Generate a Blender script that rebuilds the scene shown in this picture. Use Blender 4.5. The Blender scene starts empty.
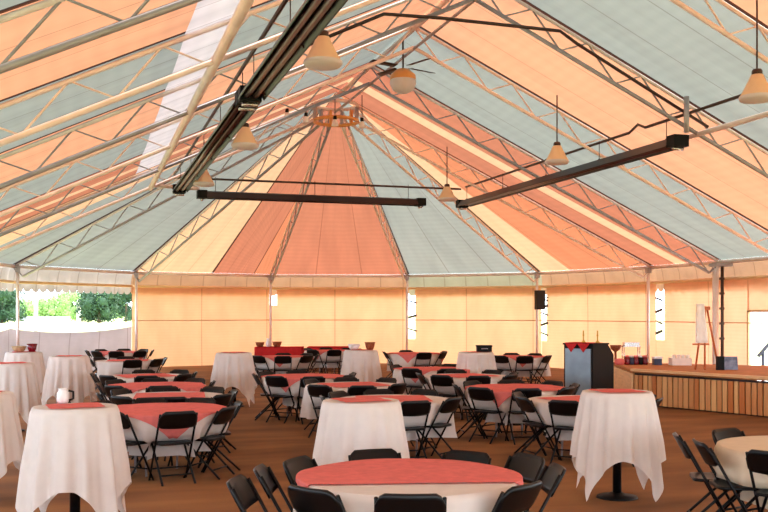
import bpy, math, random
from mathutils import Vector, Matrix
random.seed(7)
sc = bpy.context.scene
C = sc.collection
PI = math.pi
rad = math.radians

# ------------------------------------------------------------------ calibration
F = 963.0; HX, HY = 384.0, 313.0; HC = 1.88
PSI = rad(17.18); CP, SP = math.cos(PSI), math.sin(PSI)
XC, YC, W, ZE, ZA, BAY, DT = 6.53, 25.58, 9.93, 3.32, 7.93, 3.277, 0.44
SLOPE = (ZA - ZE) / W
def cw(r, d):                       # camera-aligned ground coordinates -> tent coordinates
    return (r * CP + d * SP, d * CP - r * SP)
def at(px, d):                      # photograph column + distance -> tent coordinates
    return cw((px - HX) / F * d, d)
def dz(py, z):                      # distance at which height z shows at photograph row py
    return F * (HC - z) / (py - HY)

# ------------------------------------------------------------------ mesh helpers
class MB:
    def __init__(s): s.v = []; s.f = []; s.m = []; s.sm = []; s.uv = {}
    def add(s, vs, fs, mi=0, smooth=True):
        o = len(s.v); s.v += [tuple(v) for v in vs]
        for f in fs:
            s.f.append(tuple(i + o for i in f)); s.m.append(mi); s.sm.append(smooth)
        return o
    def box(s, c, d, M=None, mi=0):
        vs = []
        for z in (-.5, .5):
            for x, y in ((-.5, -.5), (.5, -.5), (.5, .5), (-.5, .5)):
                p = Vector((x * d[0], y * d[1], z * d[2]))
                if M is not None: p = M @ p
                vs.append(p + Vector(c))
        s.add(vs, [(3, 2, 1, 0), (4, 5, 6, 7), (0, 1, 5, 4), (1, 2, 6, 5), (2, 3, 7, 6), (3, 0, 4, 7)], mi, False)
    def tube(s, pts, r, n=8, mi=0):
        P = [Vector(p) for p in pts]; rings = []; N = None
        for i, p in enumerate(P):
            t = (P[min(i + 1, len(P) - 1)] - P[max(i - 1, 0)]).normalized()
            if N is None:
                N = t.orthogonal().normalized()
            else:
                N = (N - t * N.dot(t)).normalized()
            B = t.cross(N)
            rr = r[i] if isinstance(r, (list, tuple)) else r
            rings.append([p + (N * math.cos(2 * PI * k / n) + B * math.sin(2 * PI * k / n)) * rr for k in range(n)])
        vs = [v for g in rings for v in g]; fs = []
        for i in range(len(P) - 1):
            for k in range(n):
                fs.append((i * n + k, i * n + (k + 1) % n, (i + 1) * n + (k + 1) % n, (i + 1) * n + k))
        fs.append(tuple(range(n - 1, -1, -1))); fs.append(tuple((len(P) - 1) * n + k for k in range(n)))
        s.add(vs, fs, mi)
    def lathe(s, prof, c=(0, 0, 0), n=20, mi=0, M=None):
        vs = []; fs = []
        for r, z in prof:
            for k in range(n):
                a = 2 * PI * k / n
                p = Vector((max(r, 1e-4) * math.cos(a), max(r, 1e-4) * math.sin(a), z))
                if M is not None: p = M @ p
                vs.append(p + Vector(c))
        for i in range(len(prof) - 1):
            for k in range(n):
                fs.append((i * n + k, i * n + (k + 1) % n, (i + 1) * n + (k + 1) % n, (i + 1) * n + k))
        s.add(vs, fs, mi)
    def slab(s, nx, ny, fn, th, mi=0):   # fn(u,v)->(point, normal); closed thin slab
        top = []; bot = []
        for j in range(ny + 1):
            for i in range(nx + 1):
                p, nn = fn(i / nx, j / ny); p = Vector(p); nn = Vector(nn).normalized() * th * .5
                top.append(p + nn); bot.append(p - nn)
        k = len(top); vs = top + bot; fs = []
        w = nx + 1
        for j in range(ny):
            for i in range(nx):
                a = j * w + i
                fs.append((a, a + 1, a + w + 1, a + w)); fs.append((k + a + w, k + a + w + 1, k + a + 1, k + a))
        edge = [i for i in range(w)] + [j * w + nx for j in range(1, ny + 1)] + [ny * w + i for i in range(nx - 1, -1, -1)] + [j * w for j in range(ny - 1, 0, -1)]
        for q in range(len(edge)):
            a, b = edge[q], edge[(q + 1) % len(edge)]
            fs.append((b, a, k + a, k + b))
        s.add(vs, fs, mi)
    def prism(s, poly, z0, z1, mi=0):
        n = len(poly)
        vs = [(x, y, z0) for x, y in poly] + [(x, y, z1) for x, y in poly]
        fs = [tuple(range(n - 1, -1, -1)), tuple(range(n, 2 * n))] + [(i, (i + 1) % n, n + (i + 1) % n, n + i) for i in range(n)]
        s.add(vs, fs, mi, False)
    def mesh(s, name, mats):
        me = bpy.data.meshes.new(name); me.from_pydata(s.v, [], s.f)
        for m in (mats if isinstance(mats, (list, tuple)) else [mats]): me.materials.append(m)
        me.polygons.foreach_set('material_index', s.m); me.polygons.foreach_set('use_smooth', s.sm)
        if s.uv:
            ul = me.uv_layers.new(name='UVMap')
            for lp in me.loops:
                ul.data[lp.index].uv = s.uv.get(lp.vertex_index, (0, 0))
        me.update(); return me
    def build(s, name, mats, parent=None):
        o = bpy.data.objects.new(name, s.mesh(name, mats)); C.objects.link(o)
        if parent: o.parent = parent
        return o

def tag(o, label=None, cat=None, group=None, kind=None):
    if label: o['label'] = label
    if cat: o['category'] = cat
    if group: o['group'] = group
    if kind: o['kind'] = kind
    return o
def empty(name, loc, rz=0, label=None, cat=None, group=None):
    o = bpy.data.objects.new(name, None); C.objects.link(o); o.empty_display_size = .1
    o.location = loc; o.rotation_euler = (0, 0, rz)
    return tag(o, label, cat, group)
def kids(o, table={}):
    return [c for c in bpy.data.objects if c.parent is o]
def copy_thing(root, ch, loc, rz, label, group=None):
    r = root.copy(); C.objects.link(r); r.location = loc; r.rotation_euler = (0, 0, rz); r['label'] = label
    if group: r['group'] = group
    for c, gs in ch:
        d = c.copy(); d.parent = r; C.objects.link(d)
        for g in gs:
            e = g.copy(); e.parent = d; C.objects.link(e)
    return r
def tree_of(root): return [(c, kids(c)) for c in kids(root)]
def part(name, mb, m, parent, label=None):
    o = mb.build(name, m, parent)
    if label: o['label'] = label
    return o

# ------------------------------------------------------------------ materials
def lin(c):
    return tuple(((x / 255) / 12.92 if x / 255 <= .04045 else ((x / 255 + .055) / 1.055) ** 2.4) for x in c) + (1,)
def new(name):
    m = bpy.data.materials.new(name); m.use_nodes = True
    nt = m.node_tree; nt.nodes.clear()
    out = nt.nodes.new('ShaderNodeOutputMaterial')
    return m, nt, out
def noise_col(nt, col, amt, scale, coord='Object', stretch=(1, 1, 1), col2=None):
    tc = nt.nodes.new('ShaderNodeTexCoord'); mp = nt.nodes.new('ShaderNodeMapping'); mp.inputs['Scale'].default_value = stretch
    nz = nt.nodes.new('ShaderNodeTexNoise'); nz.inputs['Scale'].default_value = scale; nz.inputs['Detail'].default_value = 5
    nt.links.new(tc.outputs[coord], mp.inputs[0]); nt.links.new(mp.outputs[0], nz.inputs['Vector'])
    mx = nt.nodes.new('ShaderNodeMix'); mx.data_type = 'RGBA'
    mr = nt.nodes.new('ShaderNodeMapRange'); mr.inputs[1].default_value = .3; mr.inputs[2].default_value = .7
    nt.links.new(nz.outputs['Fac'], mr.inputs[0]); nt.links.new(mr.outputs[0], mx.inputs[0])
    c2 = col2 or tuple(min(1, c * (1 + amt)) for c in col[:3]) + (1,)
    c1 = col if col2 else tuple(c * (1 - amt) for c in col[:3]) + (1,)
    mx.inputs[6].default_value = c1; mx.inputs[7].default_value = c2
    return mx.outputs[2], nz
def solid(name, rgb, rough=.6, metal=0, amt=.08, scale=6, bump=0, spec=.5, stretch=(1, 1, 1), col2=None):
    m, nt, out = new(name); b = nt.nodes.new('ShaderNodeBsdfPrincipled')
    col, nz = noise_col(nt, lin(rgb), amt, scale, 'Object', stretch, lin(col2) if col2 else None)
    nt.links.new(col, b.inputs['Base Color'])
    b.inputs['Roughness'].default_value = rough; b.inputs['Metallic'].default_value = metal
    b.inputs['Specular IOR Level'].default_value = spec
    if bump:
        bp = nt.nodes.new('ShaderNodeBump'); bp.inputs['Strength'].default_value = bump; bp.inputs['Distance'].default_value = .02
        nt.links.new(nz.outputs['Fac'], bp.inputs['Height']); nt.links.new(bp.outputs[0], b.inputs['Normal'])
    nt.links.new(b.outputs[0], out.inputs[0]); return m
def cloth(name, rgb, trans=.25, amt=.03, scale=8):
    m, nt, out = new(name)
    col, nz = noise_col(nt, lin(rgb), amt, scale)
    d = nt.nodes.new('ShaderNodeBsdfDiffuse'); t = nt.nodes.new('ShaderNodeBsdfTranslucent'); mx = nt.nodes.new('ShaderNodeMixShader')
    mx.inputs[0].default_value = trans
    nt.links.new(col, d.inputs[0]); nt.links.new(col, t.inputs[0]); nt.links.new(d.outputs[0], mx.inputs[1]); nt.links.new(t.outputs[0], mx.inputs[2])
    nt.links.new(mx.outputs[0], out.inputs[0]); return m
def tentcloth(name, rgb, trans=.14, seam=True, seams=3, edge=True, tmul=1.0):
    """vinyl tent sheet: woven wrinkles, sewn seams across u, dark lacing flap at the sheet edge"""
    m, nt, out = new(name); L = nt.links; base = lin(rgb)
    uv = nt.nodes.new('ShaderNodeUVMap'); sp = nt.nodes.new('ShaderNodeSeparateXYZ'); L.new(uv.outputs[0], sp.inputs[0])
    col, nz = noise_col(nt, base, .10, 1.2, 'UV', (6, 1.2, 1))
    cur = col
    def darken(cur, fac, c):
        mx = nt.nodes.new('ShaderNodeMix'); mx.data_type = 'RGBA'; L.new(fac, mx.inputs[0]); L.new(cur, mx.inputs[6]); mx.inputs[7].default_value = c
        return mx.outputs[2]
    def math_(op, a, b=None):
        n = nt.nodes.new('ShaderNodeMath'); n.operation = op
        for i, x in enumerate((a, b)):
            if x is None: continue
            if isinstance(x, (int, float)): n.inputs[i].default_value = x
            else: L.new(x, n.inputs[i])
        return n.outputs[0]
    # fine cross wrinkles
    wv = nt.nodes.new('ShaderNodeTexWave'); wv.bands_direction = 'Y'; wv.inputs['Scale'].default_value = 6; wv.inputs['Distortion'].default_value = 3
    wv.inputs['Detail'].default_value = 3
    L.new(uv.outputs[0], wv.inputs[0])
    cur = darken(cur, math_('MULTIPLY', wv.outputs['Fac'], .10), tuple(c * .55 for c in base[:3]) + (1,))
    if seam:
        f = math_('FRACT', math_('MULTIPLY', sp.outputs[0], seams)); d = math_('ABSOLUTE', math_('SUBTRACT', f, .5))
        k = math_('GREATER_THAN', d, .5 - .012 * seams / 3)
        cur = darken(cur, math_('MULTIPLY', k, .45), (base[0] * .42, base[1] * .33, base[2] * .28, 1))
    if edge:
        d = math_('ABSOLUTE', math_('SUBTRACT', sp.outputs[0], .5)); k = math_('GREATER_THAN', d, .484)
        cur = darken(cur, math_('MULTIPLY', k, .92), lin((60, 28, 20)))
    d = nt.nodes.new('ShaderNodeBsdfDiffuse'); t = nt.nodes.new('ShaderNodeBsdfTranslucent'); mx = nt.nodes.new('ShaderNodeMixShader')
    mx.inputs[0].default_value = trans
    L.new(cur, d.inputs[0]); L.new(cur, t.inputs[0]); L.new(d.outputs[0], mx.inputs[1]); L.new(t.outputs[0], mx.inputs[2])
    L.new(mx.outputs[0], out.inputs[0]); return m

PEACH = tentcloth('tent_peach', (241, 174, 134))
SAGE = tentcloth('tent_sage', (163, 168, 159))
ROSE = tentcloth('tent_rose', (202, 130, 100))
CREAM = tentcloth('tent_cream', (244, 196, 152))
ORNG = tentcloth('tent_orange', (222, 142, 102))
WHITEV = tentcloth('tent_white', (226, 216, 214), edge=False)
WALLC = tentcloth('tent_wall', (238, 178, 140), trans=.21, seams=2, edge=False)
HALFW = tentcloth('tent_wall_pale', (198, 184, 194), trans=.15, seams=4, edge=False)
VAL = tentcloth('tent_valance', (204, 164, 134), trans=.10, seams=6, edge=False)
VALG = tentcloth('tent_valance_grey', (206, 198, 196), trans=.12, seams=6, edge=False)
VALS = tentcloth('tent_valance_sage', (176, 172, 150), trans=.12, seams=6, edge=False)
STEEL = solid('painted_white_steel', (240, 222, 218), .5, 0, .10, 3, spec=.25)
STEELG = solid('grey_galvanised_steel', (166, 158, 164), .4, .2, .12, 3)
DARKP = solid('dark_brown_pipe', (58, 34, 26), .5, 0, .15, 4)
BLACKM = solid('black_chair_metal', (8, 7, 10), .42, 0, .2, 6, spec=.25)
BLACKP = solid('black_chair_plastic', (8, 7, 10), .36, 0, .2, 4, spec=.28)
LINEN = cloth('white_linen', (238, 228, 222), .22)
SHEER = cloth('sheer_white_drape', (244, 240, 240), .5)
LINENC = cloth('cream_linen', (244, 226, 200), .22)
CORAL = cloth('coral_overlay', (236, 130, 124), .2, .08, 14)
REDC = cloth('red_cloth', (208, 56, 58), .15, .1, 10)
WOODT = solid('table_plywood', (150, 110, 75), .6, 0, .15, 5, stretch=(1, 8, 1))
CARPET = None
HEATM = solid('heater_dark_metal', (26, 20, 28), .4, 0, .25, 3)
HEATT = solid('heater_tube_steel', (92, 66, 66), .35, .8, .2, 4)
CHROME = solid('bright_aluminium', (190, 185, 190), .25, .8, .1, 3)
SHADE = cloth('lamp_shade_cream', (246, 222, 192), .35)
DIFF = cloth('lamp_diffuser_white', (232, 226, 232), .3)
BRASS = solid('lamp_amber_cap', (226, 160, 90), .4, .1, .1, 5)
PLANK = None
LIGHTW = solid('light_pine_trim', (236, 190, 138), .55, 0, .12, 3, stretch=(1, 1, 6))
BROWNTOP = solid('stage_brown_carpet', (192, 122, 68), .9, 0, .15, 5)
BLACKB = solid('black_box_paint', (9, 7, 8), .6, 0, .2, 5, spec=.2)
BLUEGREY = solid('blue_grey_panel', (134, 152, 166), .3, .2, .18, 3)
WICKER = solid('brown_wicker', (150, 78, 42), .8, 0, .3, 30, bump=.5)
WHITEP = solid('white_porcelain', (236, 232, 232), .3, 0, .03, 4)
PAPER = solid('white_paper', (244, 236, 230), .8, 0, .05, 6)
EASELW = solid('orange_stained_wood', (196, 104, 54), .5, 0, .15, 6, stretch=(1, 1, 4))
GLASSR = solid('dark_red_jar', (120, 20, 34), .25, 0, .2, 6)
NAVY = solid('navy_plastic', (40, 52, 84), .4, 0, .2, 6)
PHOTO = solid('blue_printed_board', (66, 80, 108), .5, 0, .4, 7, col2=(150, 162, 186))
YELLOW = solid('yellow_paint', (206, 160, 60), .5, 0, .1, 5)
GRASS = solid('mown_lawn', (190, 196, 120), .95, 0, .15, 3, col2=(214, 210, 150))
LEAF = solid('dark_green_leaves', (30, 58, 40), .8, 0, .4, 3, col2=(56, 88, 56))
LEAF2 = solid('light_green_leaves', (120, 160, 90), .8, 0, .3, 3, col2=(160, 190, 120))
BARK = solid('grey_brown_bark', (104, 86, 70), .9, 0, .3, 8)
ROAD = solid('grey_asphalt', (150, 150, 160), .9, 0, .1, 3)
def wood_front():
    m, nt, out = new('stage_cedar_planks'); L = nt.links; b = nt.nodes.new('ShaderNodeBsdfPrincipled')
    uv = nt.nodes.new('ShaderNodeUVMap'); mp = nt.nodes.new('ShaderNodeMapping'); mp.inputs['Scale'].default_value = (1, .05, 1)
    L.new(uv.outputs[0], mp.inputs[0])
    wn = nt.nodes.new('ShaderNodeTexWhiteNoise'); wn.noise_dimensions = '1D'
    sp = nt.nodes.new('ShaderNodeSeparateXYZ'); L.new(uv.outputs[0], sp.inputs[0])
    fl = nt.nodes.new('ShaderNodeMath'); fl.operation = 'FLOOR'; L.new(sp.outputs[0], fl.inputs[0]); L.new(fl.outputs[0], wn.inputs['W'])
    nz = nt.nodes.new('ShaderNodeTexNoise'); nz.inputs['Scale'].default_value = 7; nz.inputs['Detail'].default_value = 4
    L.new(mp.outputs[0], nz.inputs['Vector'])
    mx = nt.nodes.new('ShaderNodeMix'); mx.data_type = 'RGBA'; mx.inputs[6].default_value = lin((216, 132, 70)); mx.inputs[7].default_value = lin((254, 204, 138))
    L.new(wn.outputs['Value'], mx.inputs[0])
    m2 = nt.nodes.new('ShaderNodeMix'); m2.data_type = 'RGBA'; m2.blend_type = 'MULTIPLY'; m2.inputs[0].default_value = .3
    L.new(mx.outputs[2], m2.inputs[6]); L.new(nz.outputs['Fac'], m2.inputs[7]); L.new(m2.outputs[2], b.inputs['Base Color'])
    b.inputs['Roughness'].default_value = .6
    L.new(b.outputs[0], out.inputs[0]); return m
PLANK = wood_front()
def carpet():
    m, nt, out = new('brown_floor'); L = nt.links; b = nt.nodes.new('ShaderNodeBsdfPrincipled')
    c1, n1 = noise_col(nt, lin((126, 84, 54)), .1, .5, 'Object', (1, 3.2, 1), lin((172, 118, 72)))
    tc = nt.nodes.new('ShaderNodeTexCoord'); n2 = nt.nodes.new('ShaderNodeTexNoise'); n2.inputs['Scale'].default_value = 60; n2.inputs['Detail'].default_value = 3
    L.new(tc.outputs['Object'], n2.inputs['Vector'])
    m2 = nt.nodes.new('ShaderNodeMix'); m2.data_type = 'RGBA'; m2.blend_type = 'MULTIPLY'; m2.inputs[0].default_value = .35
    L.new(c1, m2.inputs[6]); L.new(n2.outputs['Fac'], m2.inputs[7]); L.new(m2.outputs[2], b.inputs['Base Color'])
    b.inputs['Roughness'].default_value = .85; b.inputs['Specular IOR Level'].default_value = .2
    bp = nt.nodes.new('ShaderNodeBump'); bp.inputs['Strength'].default_value = .3; bp.inputs['Distance'].default_value = .01
    L.new(n2.outputs['Fac'], bp.inputs['Height']); L.new(bp.outputs[0], b.inputs['Normal'])
    L.new(b.outputs[0], out.inputs[0]); return m
CARPET = carpet()

# ------------------------------------------------------------------ tent shell
YB = YC - 8.5 * BAY                                    # rear end, behind the camera
TR = [YC - k * BAY for k in range(1, 11)]             # cross trusses: T4 is TR[0]
A = Vector((XC, YC, ZA))
def corner(deg, z=ZE, k=1.0): return Vector((XC + k * W * math.cos(rad(deg)), YC + k * W * math.sin(rad(deg)), z))
roof = MB()
MATS = [PEACH, SAGE, ROSE, CREAM, ORNG, WHITEV]
PE, SA, RO, CR, OR, WH = range(6)
def panel(p00, p10, p01, p11, pick, nu=12, nv=14, sag=.05):
    """ u across the sheet, v from ridge (0) down to the eave (1) """
    p00, p10, p01, p11 = map(Vector, (p00, p10, p01, p11)); o = len(roof.v); vs = []
    for j in range(nv + 1):
        for i in range(nu + 1):
            u, v = i / nu, j / nv
            p = (p00 * (1 - u) + p10 * u) * (1 - v) + (p01 * (1 - u) + p11 * u) * v
            p.z -= sag * 16 * u * (1 - u) * v * (1 - v) * min(1, (p10 - p00).length + v)
            vs.append(p); roof.uv[o + len(vs) - 1] = (u, v * 2)
    roof.v += [tuple(p) for p in vs]
    for j in range(nv):
        for i in range(nu):
            a = o + j * (nu + 1) + i
            roof.f.append((a, a + 1, a + nu + 2, a + nu + 1)); roof.m.append(pick((i + .5) / nu, (j + .5) / nv)); roof.sm.append(True)
edges_y = [YC] + TR
for k in range(10):
    y1, y0 = edges_y[k], edges_y[k + 1]
    for s in (-1, 1):
        if k == 0:
            pick = (lambda u, v: CR if .36 < u < .52 else RO)
        else:
            m = SA if k % 2 == 1 else PE
            pick = (lambda u, v, m=m: m)
        if s < 0:
            pk = pick
            pick = (lambda u, v, pk=pk: WH if .48 < v < .54 else pk(u, v))
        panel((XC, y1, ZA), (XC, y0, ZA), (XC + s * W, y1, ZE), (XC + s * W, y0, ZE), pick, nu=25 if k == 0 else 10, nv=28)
def sector(d0, d1, pick):
    panel(A, A, corner(d0), corner(d1), pick, nu=40, nv=36, sag=.06)
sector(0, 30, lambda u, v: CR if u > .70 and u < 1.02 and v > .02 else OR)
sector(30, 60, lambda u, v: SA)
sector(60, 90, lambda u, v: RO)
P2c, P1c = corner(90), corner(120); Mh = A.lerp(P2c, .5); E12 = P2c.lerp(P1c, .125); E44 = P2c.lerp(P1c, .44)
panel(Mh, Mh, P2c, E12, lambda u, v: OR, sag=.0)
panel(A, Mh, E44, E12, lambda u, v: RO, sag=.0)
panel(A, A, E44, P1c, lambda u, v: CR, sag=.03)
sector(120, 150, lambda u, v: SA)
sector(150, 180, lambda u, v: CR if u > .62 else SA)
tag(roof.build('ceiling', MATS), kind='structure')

# floor and lawn
fl = MB()
poly = [(XC - W, YB)] + [(XC + W, YB)] + [tuple(corner(d)[:2]) for d in range(0, 181, 30)]
fl.prism(poly, -.06, 0)
tag(fl.build('floor', CARPET), kind='structure')
gr = MB(); gr.add([(-700, -60, -.07), (700, -60, -.07), (700, 900, -.07), (-700, 900, -.07)], [(0, 1, 2, 3)])
tag(gr.build('ground', GRASS), kind='structure')

# walls -------------------------------------------------------------
def wall(name, pts, mat, ztop=2.80, sagtop=0, z0=-.04, billow=.05, holes=(), gaps=None):
    mb = MB(); run = 0
    for si, (a, b) in enumerate(zip(pts[:-1], pts[1:])):
        a, b = Vector(a), Vector(b); Ls = (b - a).length; nu = max(8, int(Ls / .14)); nv = 18
        n = Vector((b.y - a.y, -(b.x - a.x), 0)).normalized(); o = len(mb.v)
        for j in range(nv + 1):
            for i in range(nu + 1):
                u, v = i / nu, j / nv
                top = ztop - sagtop * 4 * u * (1 - u)
                p = a.lerp(b, u); z = z0 + (top - z0) * v
                off = billow * math.sin(PI * u) * (.4 + .6 * math.sin(PI * v)) + .010 * math.sin(run * 3 + u * Ls * 7) * (1 - v * .6)
                mb.uv[len(mb.v)] = ((run + u * Ls) / 5.1, v * 1.5)
                mb.v.append((p.x - n.x * off, p.y - n.y * off, z))
        for j in range(nv):
            for i in range(nu):
                q = o + j * (nu + 1) + i
                c = Vector(mb.v[q]).lerp(Vector(mb.v[q + nu + 2]), .5)
                if gaps and si in gaps and i < gaps[si][2] and gaps[si][0] < c.z < gaps[si][1]: continue
                if any(h[0] < c.y < h[1] and c.z < h[2] for h in holes): continue
                mb.f.append((q, q + 1, q + nu + 2, q + nu + 1)); mb.m.append(0); mb.sm.append(True)
        run += Ls
    return tag(mb.build(name, mat), kind='structure')
KW = 1.012
def cc(d): return tuple(corner(d, 0, KW))[:2] + (0,)
wall('wall_far', [cc(d) for d in (120, 90, 60, 30, 0)], WALLC, gaps={1: (2.2, 2.9, 2), 2: (.95, 2.9, 2), 3: (.95, 2.9, 2)})
wall('wall_far_left', [cc(180), cc(150), cc(120)], HALFW, ztop=1.42, sagtop=.16, billow=.12)
XR = XC + W * KW; XL = XC - W * KW
DOOR = (19.0, 21.25, 1.93)
wall('wall_right', [(XR, YC, 0), (XR, DOOR[1], 0)], WALLC, gaps={0: (1.0, 2.9, 3)})
wall('wall_right_near', [(XR, DOOR[0], 0), (XR, 13.0, 0)], WALLC)
wall('wall_over_door', [(XR - .02, DOOR[1] + .05, 0), (XR - .02, DOOR[0] - .05, 0)], WALLC, z0=DOOR[2], billow=0)
df = MB()
for y in DOOR[:2]: df.box((XR - .02, y, DOOR[2] / 2), (.07, .06, DOOR[2]))
df.box((XR - .02, (DOOR[0] + DOOR[1]) / 2, DOOR[2]), (.07, DOOR[1] - DOOR[0] + .06, .06))
tag(df.build('door_1', LIGHTW), kind='structure')
wall('wall_left', [(XL, YB, 0), (XL, YC, 0)], HALFW, ztop=1.35, billow=.02)
bw = MB(); bw.add([(XL, YB, ZE - .1), (XR, YB, ZE - .1), (XR, YB, ZE), (XC, YB, ZA), (XL, YB, ZE)], [(4, 3, 2, 1, 0)])
for i in range(5): bw.uv[i] = (bw.v[i][0] / 5, bw.v[i][2] / 3)
tag(bw.build('wall_near', WALLC), kind='structure')

# scalloped valance along the eaves
ring = [(XC + W, YB)] + [tuple(corner(d)[:2]) for d in range(0, 181, 30)] + [(XC - W, YB)]
va = MB(); run = 0
for si, (a, b) in enumerate(zip(ring[:-1], ring[1:])):
    a, b = Vector(a + (0,)), Vector(b + (0,)); Ls = (b - a).length; ns = max(1, round(Ls / .30)); nu = ns * 8
    n = Vector((b.y - a.y, -(b.x - a.x), 0)).normalized(); o = len(va.v)
    def nrm(i):
        i = min(max(i, 0), len(ring) - 2); p_, q_ = ring[i], ring[i + 1]; return Vector((q_[1] - p_[1], -(q_[0] - p_[0]), 0)).normalized()
    na, nb = nrm(si - 1), nrm(si + 1); ma = (n + na) / (1 + n.dot(na)); mb_ = (n + nb) / (1 + n.dot(nb)); rows = (0, .3, .6, .85, 1)
    for t in rows:
        for i in range(nu + 1):
            u = i / nu; p = a.lerp(b, u); ph = (u * ns) % 1
            low = 2.62 - .10 * math.sqrt(max(0, 1 - (2 * ph - 1) ** 2)); z = ZE - (ZE - low) * t
            off = .04 + .17 * t ** .5 + .02 * math.sin(u * ns * PI) * t
            va.uv[len(va.v)] = ((run + u * Ls) / 5, t); mv = ma.lerp(mb_, u); va.v.append((p.x + mv.x * off, p.y + mv.y * off, z))
    for j in range(len(rows) - 1):
        for i in range(nu):
            q = o + j * (nu + 1) + i
            va.f.append((q, q + 1, q + nu + 2, q + nu + 1)); va.m.append(1 if si >= 5 else 2 if si == 2 else 0); va.sm.append(True)
    run += Ls
tag(va.build('trim_1', [VAL, VALG, VALS]), kind='structure')
for nm, z, r, k, m in (('trim_2', ZE - .06, .055, .995, STEEL), ('trim_3', 2.80, .045, 1.0, LIGHTW)):
    mb = MB()
    pts = [(XC + W * k, YB)] + [tuple(corner(d, 0, k)[:2]) for d in range(0, 181, 30)] + [(XC - W * k, YB)]
    for a, b in zip(pts[:-1], pts[1:]): mb.tube([a + (z,), b + (z,)], r, 8)
    tag(mb.build(nm, m), kind='structure')
mb = MB()                                          # horizontal seam rope on the far walls
pts = [corner(d, 1.62, 1.0) for d in (120, 90, 60, 30, 0)] + [(XC + W, YC - 5, 1.62)]
for a, b in zip(pts[:-1], pts[1:]): mb.tube([a, b], .014, 5)
tag(mb.build('trim_4', solid('tan_rope', (196, 140, 90), .8)), kind='structure')

# ------------------------------------------------------------------ roof trusses
ORD = ['first', 'second', 'third', 'fourth', 'fifth', 'sixth', 'seventh', 'eighth', 'ninth', 'tenth']
def truss(top, foot, label, group, lowm, upm=STEEL, start=0.0):
    top, foot = Vector(top), Vector(foot)
    base = Vector((foot.x, foot.y, 0))
    root = empty('roof_truss', base, 0, label, 'roof truss', group)
    off = Vector((0, 0, -.07)); D = Vector((0, 0, -DT))
    t0, f0 = top + off - base, foot + off - base
    up = MB(); up.tube([t0, f0], .034, 8); part('upper_chord', up, upm, root)
    lo = MB(); e = f0.lerp(t0, .035) + D; lo.tube([t0 + D, e, f0], .04, 8); part('lower_chord', lo, lowm, root)
    n = int((f0 - t0).length / .62); pts = []
    for i in range(n + 1):
        p = t0.lerp(f0, i / n * .96); pts.append(p + (D if i % 2 else Vector((0, 0, 0))))
    wb2 = MB(); wb2.tube(pts, .019, 6); part('web_lattice', wb2, lowm, root)
    return root
for i, y in enumerate(TR[:9]):
    w = ORD[8 - i]
    truss((XC, y, ZA), (XC - W, y, ZE), 'white steel lattice rafter on the left roof slope, %s counted from fan end' % ORD[i], 'left slope rafters', STEEL if i % 2 else STEELG)
    truss((XC, y, ZA), (XC + W, y, ZE), 'white steel lattice rafter on the right roof slope, %s counted from fan end' % ORD[i], 'right slope rafters', STEEL if i % 2 == 1 else STEELG)
fl_ = {0: 'sloping lattice rafter of the fan, ending above the stage corner', 30: 'sloping lattice rafter of the fan, ending at the loudspeaker post',
       60: 'sloping lattice rafter of the fan, right edge of red panel', 90: 'sloping lattice rafter of the fan, left edge of red panel',
       120: 'sloping lattice rafter of the fan, where the open side begins', 150: 'sloping lattice rafter of the fan, above the open left side',
       180: 'sloping lattice rafter of the fan, nearest on the left'}
for d, lb in fl_.items():
    t = corner(d); q = A.lerp(t, .06)
    truss(q, t, lb, 'fan rafters', STEELG if d in (90, 120, 150) else STEEL)
hub = empty('roof_hub', (XC, YC, 0), 0, 'round steel hub where the fan rafters meet', 'roof hub')
mb = MB(); R0 = .06 * W
mb.tube([(R0 * math.cos(2 * PI * k / 24), R0 * math.sin(2 * PI * k / 24), ZA - .36) for k in range(25)], .05, 8); part('ring', mb, STEEL, hub)
mb = MB(); mb.tube([(R0 * math.cos(2 * PI * k / 24), R0 * math.sin(2 * PI * k / 24), ZA - .36 - DT) for k in range(25)], .05, 8); part('ring', mb, BRASS, hub)
for k in range(7):
    a = rad(30 * k); mb = MB()
    mb.box((R0 * math.cos(a), R0 * math.sin(a), ZA - .36 - DT / 2), (.09, .06, DT), Matrix.Rotation(a, 3, 'Z')); part('bracket', mb, BRASS if k % 2 else STEELG, hub)
mb = MB(); mb.tube([(XC, YB, ZA - .12), (XC, YC + .2, ZA - .12)], .05, 8)
tag(mb.build('ridge_pipe', STEEL), 'pale steel ridge pipe running along the tent peak', 'pipe')
mb = MB(); mb.tube([(XC, YB, ZA - .1 - DT), (XC, YC + .1, ZA - .1 - DT)], .03, 8)
tag(mb.build('ridge_pipe', STEELG), 'thin lower ridge pipe hung under the peak', 'pipe')
ZP = lambda lat: ZA - SLOPE * lat - .07 - DT
mb = MB(); mb.tube([(XC - 4.93, YB, ZP(4.93)), (XC - 4.93, YC + .2, ZP(4.93))], .065, 10)
tag(mb.build('purlin_pipe', STEEL), 'thick white purlin pipe crossing the left slope rafters', 'pipe', 'purlins')
mb = MB(); mb.tube([(XC + 4.6, YB, ZP(4.6)), (XC + 4.6, YC + .2, ZP(4.6))], .05, 10)
tag(mb.build('purlin_pipe', STEEL), 'pale purlin pipe crossing the right slope rafters', 'pipe', 'purlins')
mb = MB()
mb.tube([(XC - 4.93, YC + .1, ZP(4.8)), (XC - 3.6, YC + 1.1, ZP(4.6))] , .05, 8)
tag(mb.build('purlin_pipe', STEEL), 'short pale pipe joining left purlin to the far heater', 'pipe', 'purlins')

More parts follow.
